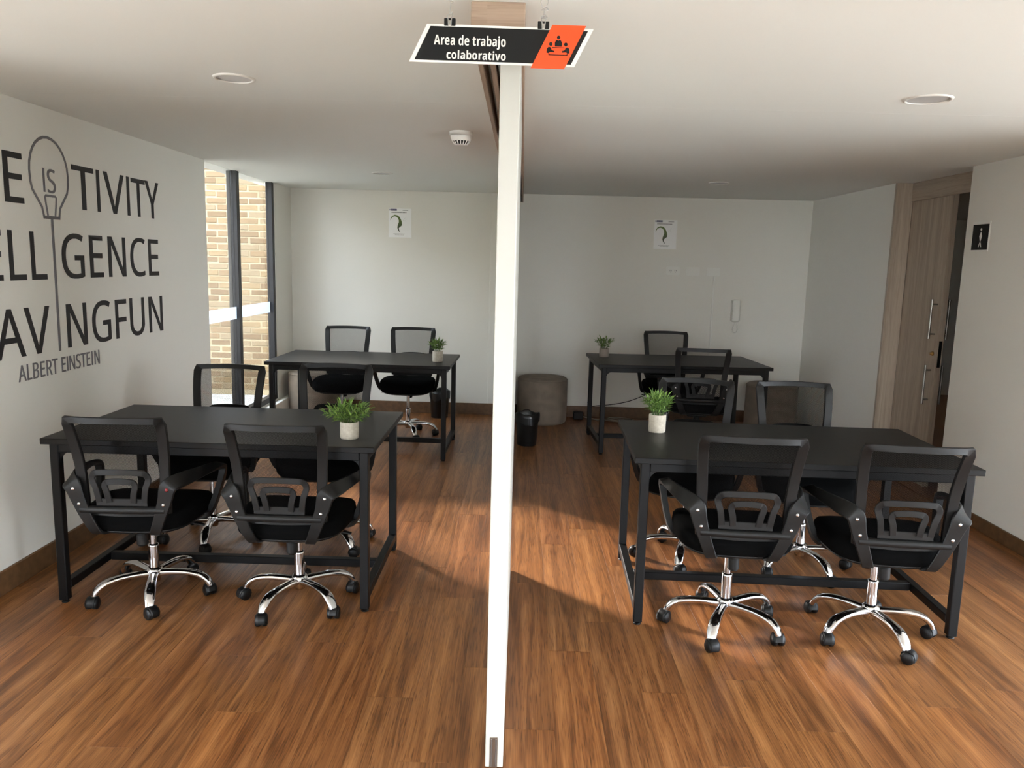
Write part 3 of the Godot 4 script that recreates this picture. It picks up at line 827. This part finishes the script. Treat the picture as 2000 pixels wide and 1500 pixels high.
func build_bins():
	for q in [[0.075, -6.62, "black waste bin lined with a black bag beside the round pouf"], [-0.795, -7.72, "black waste bin against the back wall behind the back left desk"]]:
		var t := thing("waste_bin", q[2], "bin", Vector3(q[0], 0, q[1]), "black waste bins")
		var st := new_st()
		lathe(st, [[0.0, 0.002], [0.080, 0.0], [0.084, 0.006], [0.098, 0.255], [0.102, 0.258], [0.102, 0.268], [0.098, 0.270], [0.094, 0.262], [0.080, 0.01], [0.0, 0.012]], 28)
		obj("body", st, M.bin, t)
		st = new_st(); st.set_smooth_group(1)
		var r := RandomNumberGenerator.new(); r.seed = int(q[0] * 100.0) + 500
		var n := 36; var rows := []
		var wob := []
		for i in n: wob.append(r.randf())
		for L in [[0.1035, 0.195, 0.003, 0.02], [0.1055, 0.245, 0.004, 0.005], [0.1055, 0.272, 0.003, 0.006], [0.098, 0.279, 0.004, 0.012], [0.090, 0.272, 0.004, 0.01], [0.088, 0.20, 0.004, 0.02]]:
			var row := []
			for i in n:
				var a := TAU * i / n
				var w: float = sin(a * 5.0 + 1.3) * 0.5 + wob[i] - 0.5
				row.append(Vector3((L[0] + w * L[2]) * cos(a), L[1] + (sin(a * 3.0 + q[0] * 9.0) * 0.8 + wob[(i * 7) % n] - 0.5) * L[3], (L[0] + w * L[2]) * sin(a)))
			rows.append(row)
		for k in rows.size() - 1:
			for i in n:
				var j := (i + 1) % n
				quad(st, rows[k][i], rows[k + 1][i], rows[k + 1][j], rows[k][j])
		obj("bin_bag", st, M.bag, t)

# ------------------------------------------------------------------ things on the walls
func on_back(x: float, y: float) -> Transform3D: return Transform3D(Basis.IDENTITY, Vector3(x, y, -D))

func poster_texture() -> ImageTexture:
	var w := 176; var h := 224
	var im := Image.create(w, h, false, Image.FORMAT_RGB8); im.fill(Color(0.965, 0.965, 0.96))
	im.fill_rect(Rect2i(4, 4, 7, 12), Color(0.5, 0.5, 0.55))
	im.fill_rect(Rect2i(14, 3, 48, 14), Color(0.22, 0.21, 0.34))
	for k in 5: im.fill_rect(Rect2i(18 + k * 9, 7, 5, 6), Color(0.62, 0.60, 0.70))
	im.fill_rect(Rect2i(108, 10, 44, 5), Color(0.62, 0.62, 0.62))
	for k in 12: im.fill_rect(Rect2i(20 + k * 10, 28, 8, 5), Color(0.36, 0.36, 0.35))
	for k in 9: im.fill_rect(Rect2i(36 + k * 10, 196, 8, 4), Color(0.62, 0.62, 0.60))
	for k in 6: im.fill_rect(Rect2i(48 + k * 12, 204, 9, 3), Color(0.70, 0.70, 0.68))
	# a green swoosh that swells and thins: [x, y, radius]
	var pts := [[12, 90, 1.0], [16, 74, 3.0], [28, 60, 4.0], [46, 54, 5.5], [64, 58, 6.5], [78, 70, 8.0], [86, 88, 9.0], [90, 106, 12.0], [88, 122, 15.0], [78, 136, 10.0], [72, 150, 5.5], [76, 166, 4.0], [86, 182, 1.5]]
	for k in pts.size() - 1:
		for s in 24:
			var t := s / 24.0
			var c := Vector2(lerpf(pts[k][0], pts[k + 1][0], t), lerpf(pts[k][1], pts[k + 1][1], t)); var r := lerpf(pts[k][2], pts[k + 1][2], t)
			for y in range(int(c.y - r), int(c.y + r) + 1):
				for x in range(int(c.x - r), int(c.x + r) + 1):
					if Vector2(x, y).distance_to(c) <= r and x >= 0 and y >= 0 and x < w and y < h:
						im.set_pixel(x, y, Color(0.33, 0.42, 0.14).lerp(Color(0.16, 0.20, 0.09), clampf((y - 90) / 80.0, 0, 1)))
	for q in [[112, 92, 8], [124, 78, 7], [132, 68, 6], [126, 92, 5], [138, 84, 4]]:
		for k in q[2]: im.set_pixel(q[0] + k / 2, q[1] - k, Color(0.6, 0.62, 0.55))
	im.generate_mipmaps()
	return ImageTexture.create_from_image(im)

func build_wall_things():
	var pm := mat(Color(1, 1, 1), 0.45); pm.albedo_texture = poster_texture()
	for q in [[-1.228, 1.909, "white poster with a green curl on the back wall left of the partition"], [1.402, 1.862, "white poster with a green curl on the back wall above the sockets"]]:
		var t := thing("poster", q[2], "poster", Vector3(q[0], q[1], -D), "posters on the back wall")
		put("backing", plain(Vector3(0, 0, 0.002), Vector3(0.235, 0.29, 0.004), 0.001), M.white_plastic, t)
		var st := new_st(); st.set_smooth_group(-1)
		var c := [Vector3(-0.11, -0.14, 0.0046), Vector3(0.11, -0.14, 0.0046), Vector3(0.11, 0.14, 0.0046), Vector3(-0.11, 0.14, 0.0046)]
		var uv := [Vector2(0, 1), Vector2(1, 1), Vector2(1, 0), Vector2(0, 0)]
		for k in [0, 2, 1, 0, 3, 2]: st.set_uv(uv[k]); st.add_vertex(c[k])
		obj("sheet", st, pm, t)
	# sockets
	var names := ["white double socket plate on the back wall, below the right poster", "blank white plate on the back wall between the two neighbouring plates", "white plate on the back wall with the conduit below it"]
	var xs := [1.497, 1.695, 1.899]
	for k in 3:
		var t := thing("wall_plate", names[k], "socket", Vector3(xs[k], 1.508, -D), "white plates on the back wall")
		var st := new_st(); plate(st, round_rect(0.135, 0.083, 0.014), 0.010); obj("plate", st, M.white_plastic, t)
		st = new_st(); plate(st, round_rect(0.098, 0.062, 0.008), 0.004, Transform3D(Basis.IDENTITY, Vector3(0, 0, 0.010))); obj("insert", st, M.white_plastic, t)
		if k == 0:
			for s in [-1, 1]:
				st = new_st()
				for d in [-0.006, 0.006]: box(st, Vector3(s * 0.024 + d, 0.004, 0.0143), Vector3(0.003, 0.014, 0.001), 0.0003)
				plate(st, disc_poly(Vector2(s * 0.024, -0.012), 0.003, 0.003, 10), 0.0006, Transform3D(Basis.IDENTITY, Vector3(0, 0, 0.014)))
				obj("socket_slots", st, M.vent, t)
	var cd := put("conduit", plain(Vector3(0, 0, 0.007), Vector3(0.020, 1.35, 0.014), 0.003), M.white_plastic)
	cd.position = Vector3(1.912, 0.116 + 0.675, -D); tag(cd, "thin white conduit running down the back wall from a plate", "conduit")
	# intercom handset
	var t := thing("intercom", "white intercom handset with curly cord on the back wall", "intercom", Vector3(2.143, 1.13, -D))
	put("back_plate", plain(Vector3(0, 0, 0.011), Vector3(0.094, 0.212, 0.022), 0.006), M.white_plastic, t)
	var ks := []
	for q in [[0.100, 0.030, 0.036, 0.010], [0.094, 0.038, 0.041, 0.018], [0.06, 0.042, 0.040, 0.019], [0.0, 0.042, 0.034, 0.013], [-0.06, 0.042, 0.040, 0.019], [-0.094, 0.038, 0.041, 0.018], [-0.100, 0.030, 0.036, 0.010]]:
		ks.append([Vector3(-0.004, q[0], q[1]), Vector3(1, 0, 0), q[2], q[3]])
	var st := new_st(); sweep(st, curve(ks, 3), 14, 0.6); obj("handset", st, M.white_plastic, t)
	st = new_st(); var pts := []
	for k in 90:
		var u := k / 89.0; var a := u * TAU * 15.0
		var c := Vector3(0.004 + 0.024 * sin(u * TAU), -0.102 - 0.118 * sin(u * PI), 0.022)
		pts.append(c + Vector3(cos(a) * 0.006, sin(a) * 0.003, sin(a) * 0.006))
	tube(st, pts, 0.0018, 5, false, 1); obj("coiled_cord", st, M.white_plastic, t)
	# restroom plate on the right wall
	var w := thing("restroom_sign", "small black restroom sign on the right wall beside the door", "sign", Vector3(WR, 1.778, -4.985))
	w.rotation.y = -PI / 2
	put("acrylic", plain(Vector3(0, 0, 0.0025), Vector3(0.185, 0.185, 0.005), 0.001), M.white_plastic, w)
	put("plate", plain(Vector3(0, -0.004, 0.006), Vector3(0.168, 0.156, 0.003), 0.0006), M.sign_black, w)
	st = new_st()
	var tf := Transform3D(Basis.IDENTITY, Vector3(0.008, 0, 0.0075))
	plate(st, PackedVector2Array([Vector2(0.0, 0.03), Vector2(0.014, 0.002), Vector2(0.003, -0.03), Vector2(-0.003, -0.03), Vector2(-0.014, 0.002)]), 0.0008, tf)
	plate(st, disc_poly(Vector2(0, 0.043), 0.008, 0.008), 0.0008, tf)
	for s in [-1, 1]: plate(st, PackedVector2Array([Vector2(s * 0.006, -0.036), Vector2(s * 0.016, -0.064), Vector2(s * 0.010, -0.064), Vector2(s * 0.002, -0.04)]), 0.0008, tf)
	obj("pictogram", st, M.sign_white, w)

func text(parent: Node, called: String, s: String, bold: bool, bs: Basis, m: Material, left: Vector3, width: float, height: float, depth: float, font := "Droid Sans"):
	var tm := TextMesh.new(); var f := SystemFont.new(); f.font_names = PackedStringArray([font]); f.font_weight = 700 if bold else 400
	tm.font = f; tm.text = s; tm.font_size = 96; tm.pixel_size = 0.01; tm.depth = 0.05; tm.curve_step = 0.6
	tm.horizontal_alignment = HORIZONTAL_ALIGNMENT_LEFT
	var ab := tm.get_aabb()
	var sx := width / ab.size.x; var sy := height / ab.size.y
	var o := put(called, tm, m, parent)
	var b := Basis(bs.x * sx, bs.y * sy, bs.z * (depth / ab.size.z))
	# "left" is the lower left corner of the lettering
	o.transform = Transform3D(b, left - b * ab.position)
	return o

func build_lettering():
	var t := thing("wall_lettering", "large black and grey quotation lettering with a lightbulb drawing on the left wall", "lettering", Vector3(-WL, 0, 0))
	var bs := Basis(Vector3(0, 0, -1), Vector3(0, 1, 0), Vector3(1, 0, 0))
	var L := func(y, z): return Vector3(0.0005, y, z)
	# each word ends or begins where the bulb or its stem replaces a letter
	text(t, "lettering", "CR", false, bs, M.ink, L.call(1.755, -3.15), 0.33, 0.224, 0.003)
	text(t, "lettering", "E", false, bs, M.ink, L.call(1.755, -3.548), 0.135, 0.224, 0.003)
	text(t, "lettering", "T", false, bs, M.ink, L.call(1.760, -4.086), 0.205, 0.222, 0.003)
	text(t, "lettering", "V", false, bs, M.ink, L.call(1.760, -4.392), 0.225, 0.222, 0.003)
	text(t, "lettering", "TY", false, bs, M.ink, L.call(1.760, -4.700), 0.350, 0.222, 0.003)
	for z in [-4.335, -4.662]:
		put("lettering", plain(Vector3(0.002, 1.871, z), Vector3(0.003, 0.222, 0.030), 0.0005), M.ink, t)
	text(t, "lettering", "NTELL", false, bs, M.ink, L.call(1.405, -2.98), 0.845, 0.226, 0.003)
	put("lettering", plain(Vector3(0.002, 1.518, -2.93), Vector3(0.003, 0.226, 0.030), 0.0005), M.ink, t)
	text(t, "lettering", "GENCE", false, bs, M.ink, L.call(1.404, -3.958), 1.055, 0.230, 0.003)
	text(t, "lettering", "HAV", false, bs, M.ink, L.call(1.053, -3.20), 0.623, 0.224, 0.003)
	text(t, "lettering", "NGFUN", false, bs, M.ink, L.call(1.052, -3.966), 1.072, 0.228, 0.003)
	text(t, "small_lettering", "ALBERT E", false, bs, M.ink_grey, L.call(0.938, -3.555), 0.378, 0.076, 0.003)
	text(t, "small_lettering", "NSTE", false, bs, M.ink_grey, L.call(0.938, -3.968), 0.194, 0.076, 0.003)
	text(t, "small_lettering", "N", false, bs, M.ink_grey, L.call(0.938, -4.206), 0.050, 0.076, 0.003)
	for z in [-3.950, -4.182]:
		put("small_lettering", plain(Vector3(0.002, 0.976, z), Vector3(0.003, 0.074, 0.010), 0.0005), M.ink_grey, t)
	text(t, "small_lettering", "S", false, bs, M.ink_grey, L.call(1.821, -3.874), 0.066, 0.115, 0.003)
	put("small_lettering", plain(Vector3(0.002, 1.879, -3.846), Vector3(0.003, 0.112, 0.0135), 0.0005), M.ink_grey, t)
	# bulb outline, filament and stem as flat strips
	var st := new_st()
	var zc := -3.893
	var line := func(to: SurfaceTool, pts: Array, a: float, closed: bool):
		var ks := []
		for k in pts.size():
			var p := Vector3(0.002, pts[k][1], zc - pts[k][0])
			ks.append([p, Vector3.ZERO, a, 0.0015])
		var m := ks.size()
		for k in m:
			var n0 = ks[(k + 1) % m] if closed else ks[mini(k + 1, m - 1)]; var n1 = ks[(k - 1 + m) % m] if closed else ks[maxi(k - 1, 0)]
			ks[k][1] = Vector3(1, 0, 0).cross((n0[0] - n1[0]).normalized())
		sweep(to, ks, 8, 0.3, closed)
	var pts := []
	pts.append([-0.062, 1.702]); pts.append([-0.075, 1.752])
	for k in 19:
		var a := deg_to_rad(205.0 - 230.0 * k / 18.0)
		pts.append([0.157 * cos(a), 1.915 + 0.168 * sin(a) - (0.015 if k < 2 or k > 16 else 0.0)])
	pts.append([0.075, 1.752]); pts.append([0.062, 1.702])
	line.call(st, pts, 0.0065, false)
	line.call(st, [[-0.068, 1.704], [0.068, 1.704]], 0.0075, false)
	obj("bulb_outline", st, M.ink_grey, t)
	st = new_st()
	line.call(st, [[-0.030, 1.71], [-0.040, 1.76], [-0.047, 1.80], [-0.040, 1.807], [0.040, 1.807], [0.047, 1.80], [0.040, 1.76], [0.030, 1.71]], 0.0055, false)
	obj("bulb_filament", st, M.ink_grey, t)
	st = new_st(); line.call(st, [[0.0, 1.70], [0.0, 1.048]], 0.009, false)
	obj("bulb_stem", st, M.ink_grey, t)

func build_sign():
	var t := thing("hanging_sign", "black slanted hanging sign with white lettering and an orange tab", "sign", Vector3(-0.069, 2.071, -2.05))
	t.rotation.z = -0.0105
	var skew := 0.0435   # the ends lean
	var para := func(w: float, h: float, k: float, cx := 0.0) -> PackedVector2Array:
		var s := skew * (h / 0.09) / 2 * k
		return PackedVector2Array([Vector2(cx - w / 2 - s, -h / 2), Vector2(cx + w / 2 - s, -h / 2), Vector2(cx + w / 2 + s, h / 2), Vector2(cx - w / 2 + s, h / 2)])
	var st := new_st(); plate(st, para.call(0.411, 0.0905, 1.0), 0.004); obj("board", st, M.sign_white, t)
	st = new_st(); plate(st, para.call(0.389, 0.0800, 1.0), 0.0006, Transform3D(Basis.IDENTITY, Vector3(0, 0, 0.004))); obj("black_face", st, M.sign_black, t)
	st = new_st(); plate(st, para.call(0.083, 0.103, 1.0, 0.142), 0.002, Transform3D(Basis.IDENTITY, Vector3(0, 0, 0.0048)))
	var tab := obj("orange_tab", st, M.orange, t); tab.set_meta("label", "orange tab with a meeting pictogram")
	var bs := Basis.IDENTITY
	text(t, "lettering", "Area de trabajo", true, bs, M.sign_white, Vector3(-0.166, -0.0105, 0.0046), 0.178, 0.0315, 0.0008)
	text(t, "lettering", "colaborativo", true, bs, M.sign_white, Vector3(-0.134, -0.0358, 0.0046), 0.147, 0.0215, 0.0008)
	# meeting pictogram: three people round a table
	st = new_st(); var c := Vector2(0.142, -0.001)
	var tf := Transform3D(Basis.IDENTITY, Vector3(0, 0, 0.0068)); var d := 0.0006
	plate(st, disc_poly(c + Vector2(0.000, 0.0235), 0.0043, 0.0043), d, tf)
	plate(st, PackedVector2Array([c + Vector2(-0.0085, 0.002), c + Vector2(0.0085, 0.002), c + Vector2(0.0088, 0.011), c + Vector2(0.006, 0.0165), c + Vector2(0.002, 0.0175), c + Vector2(0.0, 0.0155), c + Vector2(-0.002, 0.0175), c + Vector2(-0.006, 0.0165), c + Vector2(-0.0088, 0.011)]), d, tf)
	for s in [-1, 1]:
		plate(st, disc_poly(c + Vector2(s * 0.0185, 0.0075), 0.0045, 0.0045), d, tf)
		plate(st, PackedVector2Array([c + Vector2(s * 0.0285, -0.013), c + Vector2(s * 0.028, -0.004), c + Vector2(s * 0.024, 0.001), c + Vector2(s * 0.019, 0.0), c + Vector2(s * 0.016, -0.006), c + Vector2(s * 0.009, -0.0085), c + Vector2(s * 0.009, -0.012), c + Vector2(s * 0.020, -0.011), c + Vector2(s * 0.023, -0.014)]), d, tf)
		plate(st, PackedVector2Array([c + Vector2(s * 0.0235, -0.0185), c + Vector2(s * 0.0215, -0.0185), c + Vector2(s * 0.0215, -0.0145), c + Vector2(s * 0.0235, -0.0145)]), d, tf)
	for q in [[0.0, -0.0005, 0.015, 0.0008], [0.0, -0.0177, 0.0225, 0.0009]]:
		plate(st, PackedVector2Array([c + Vector2(-q[2], q[1] - q[3]), c + Vector2(q[2], q[1] - q[3]), c + Vector2(q[2], q[1] + q[3]), c + Vector2(-q[2], q[1] + q[3])]), d, tf)
	obj("pictogram", st, M.sign_black, tab)
	# binder clips with wire handles, and the strings they hang from
	for q in [[-0.127, 0.0455, "black binder clip with string holding the lettered end of the hanging sign"], [0.104, 0.0455, "black binder clip with string holding the orange end of the hanging sign"]]:
		var k := thing("binder_clip", q[2], "clip", Vector3(-0.069 + q[0], 2.071 + q[1] - q[0] * 0.0105 - 0.004, -2.048), "binder clips on the hanging sign")
		st = new_st()
		for s in [-1, 1]: box(st, Vector3(s * 0.0085, 0.009, 0.0), Vector3(0.011, 0.018, 0.010), 0.001)
		box(st, Vector3(0, 0.0165, 0.0), Vector3(0.026, 0.003, 0.008), 0.0005)
		obj("clip_body", st, M.plastic_dark, k)
		st = new_st()
		tube(st, [Vector3(-0.003, 0.0, 0.0065), Vector3(-0.004, 0.014, 0.007), Vector3(-0.006, 0.024, 0.004), Vector3(0.0, 0.029, 0.002), Vector3(0.006, 0.024, 0.004), Vector3(0.004, 0.014, 0.007), Vector3(0.003, 0.0, 0.0065)], 0.0013, 6)
		obj("wire_handle", st, M.wire, k)
		st = new_st()
		var top: float = H - (2.071 + q[1] - q[0] * 0.0105 - 0.004)
		if q[0] < 0:
			tube(st, [Vector3(0, 0.026, 0.003), Vector3(0.001, 0.045, 0.002), Vector3(0.003, 0.07, 0.0), Vector3(0.003, top, 0.0)], 0.0009, 5)
			tube(st, [Vector3(0.0, 0.030, 0.003), Vector3(0.006, 0.031, 0.005), Vector3(0.005, 0.027, 0.001), Vector3(-0.004, 0.027, 0.004)], 0.0012, 5)
			tube(st, [Vector3(0.003, 0.054, 0.0), Vector3(0.008, 0.055, 0.002), Vector3(0.006, 0.059, -0.001), Vector3(-0.002, 0.058, 0.002)], 0.0012, 5)
		else:
			tube(st, [Vector3(0, 0.026, 0.003), Vector3(0.001, 0.046, 0.002)], 0.0016, 6, false, 2)
			for s in [-1, 1]: tube(st, [Vector3(0.001, 0.046, 0.002), Vector3(0.001 + s * 0.009, 0.062, 0.0), Vector3(0.001 + s * 0.004, 0.085, 0), Vector3(0.001, top, 0)], 0.0008, 5)
			tube(st, [Vector3(-0.005, 0.047, 0.003), Vector3(0.006, 0.05, 0.005), Vector3(0.011, 0.045, 0.001), Vector3(0.004, 0.043, 0.004), Vector3(-0.006, 0.044, 0.002)], 0.0013, 5)
			tube(st, [Vector3(-0.006, 0.028, 0.004), Vector3(0.005, 0.031, 0.006), Vector3(0.008, 0.027, 0.002), Vector3(-0.005, 0.025, 0.004)], 0.0013, 5)
		obj("string", st, M.wire, k)

func build_ceiling_things():
	for q in [[-1.137, -3.166, 0.080, "round recessed ceiling light over the front left desk, unlit"], [1.580, -3.25, 0.092, "round recessed ceiling light over the front right desk, unlit"], [-1.13, -6.378, 0.085, "round recessed ceiling light over the back left desk, unlit"], [1.557, -6.48, 0.085, "round recessed ceiling light over the back right desk, unlit"]]:
		var t := thing("downlight", q[3], "ceiling light", Vector3(q[0], H, q[1]), "round recessed ceiling lights")
		var r: float = q[2]
		var st := new_st(); lathe(st, [[r - 0.014, -0.002], [r - 0.012, -0.006], [r - 0.003, -0.005], [r, 0.0]], 36); obj("trim_ring", st, M.white_plastic, t)
		st = new_st(); lathe(st, [[0.0, -0.0015], [r - 0.012, -0.001]], 36); obj("diffuser", st, mat(Color(0.78, 0.78, 0.77), 0.35), t)
	var t := thing("smoke_detector", "white round smoke detector on the ceiling left of the partition", "smoke detector", Vector3(-0.345, H, -4.31))
	var st := new_st(); lathe(st, [[0.0, -0.004], [0.052, -0.006], [0.060, -0.014], [0.062, -0.022], [0.062, 0.0]], 36); obj("mounting_base", st, M.white_plastic, t)
	st = new_st(); lathe(st, [[0.0, -0.068], [0.028, -0.068], [0.032, -0.066], [0.0345, -0.0655]], 32); lathe(st, [[0.047, -0.048], [0.055, -0.034], [0.058, -0.022], [0.05, -0.012], [0.0, -0.01]], 36); obj("cover", st, M.white_plastic, t)
	st = new_st(); lathe(st, [[0.0, -0.065], [0.031, -0.0655], [0.041, -0.049], [0.041, -0.04]], 24); obj("sensor_chamber", st, M.vent, t)
	st = new_st()
	for k in 16:
		var a := TAU * k / 16; var d := Vector3(cos(a), 0, sin(a))
		sweep(st, [[d * 0.033 + Vector3(0, -0.066, 0), Vector3(-sin(a), 0, cos(a)), 0.0026, 0.002], [d * 0.048 + Vector3(0, -0.046, 0), Vector3(-sin(a), 0, cos(a)), 0.0026, 0.002]], 6, 0.7)
	obj("vent_ribs", st, M.white_plastic, t)

func build_cables():
	var t := thing("power_strip", "small black power adapter on the floor beside the round pouf", "adapter", Vector3(0.60, 0, -7.80))
	var st := new_st(); box(st, Vector3(0, 0.038, 0), Vector3(0.10, 0.075, 0.07), 0.008); obj("case", st, M.plastic_dark, t)
	st = new_st(); box(st, Vector3(0.0, 0.04, 0.0355), Vector3(0.03, 0.03, 0.003), 0.001); obj("socket_face", st, M.plastic, t)
	st = new_st()
	var pts := []
	pts.append(Vector3(0.652, 0.03, -7.80)); pts.append(Vector3(0.78, 0.008, -7.76)); pts.append(Vector3(0.90, 0.006, -7.78))
	for k in 34:
		var a := -PI / 2 + TAU * k / 11.0
		pts.append(Vector3(1.02 + (0.15 - 0.012 * (k / 11)) * cos(a), 0.006 + 0.010 * (k / 11.0) / 1.0 * 0.7, -7.76 - 0.075 * sin(a) + 0.01 * (k / 11)))
	tube(st, pts, 0.006, 6, false, 3)
	tag(obj("coiled_cable", st, M.cord_grey), "grey cable coiled on the floor under the back right desk", "cable")
	st = new_st()
	tube(st, [Vector3(0.70, 0.16, -D + 0.02), Vector3(0.72, 0.12, -D + 0.03), Vector3(0.80, 0.128, -D + 0.022), Vector3(0.95, 0.145, -D + 0.03), Vector3(1.12, 0.19, -D + 0.06), Vector3(1.30, 0.27, -D + 0.06), Vector3(1.42, 0.34, -D + 0.01)], 0.004, 6)
	tag(obj("power_cable", st, M.cord_dark), "thin dark cord rising along the back wall behind the back right desk", "cord")
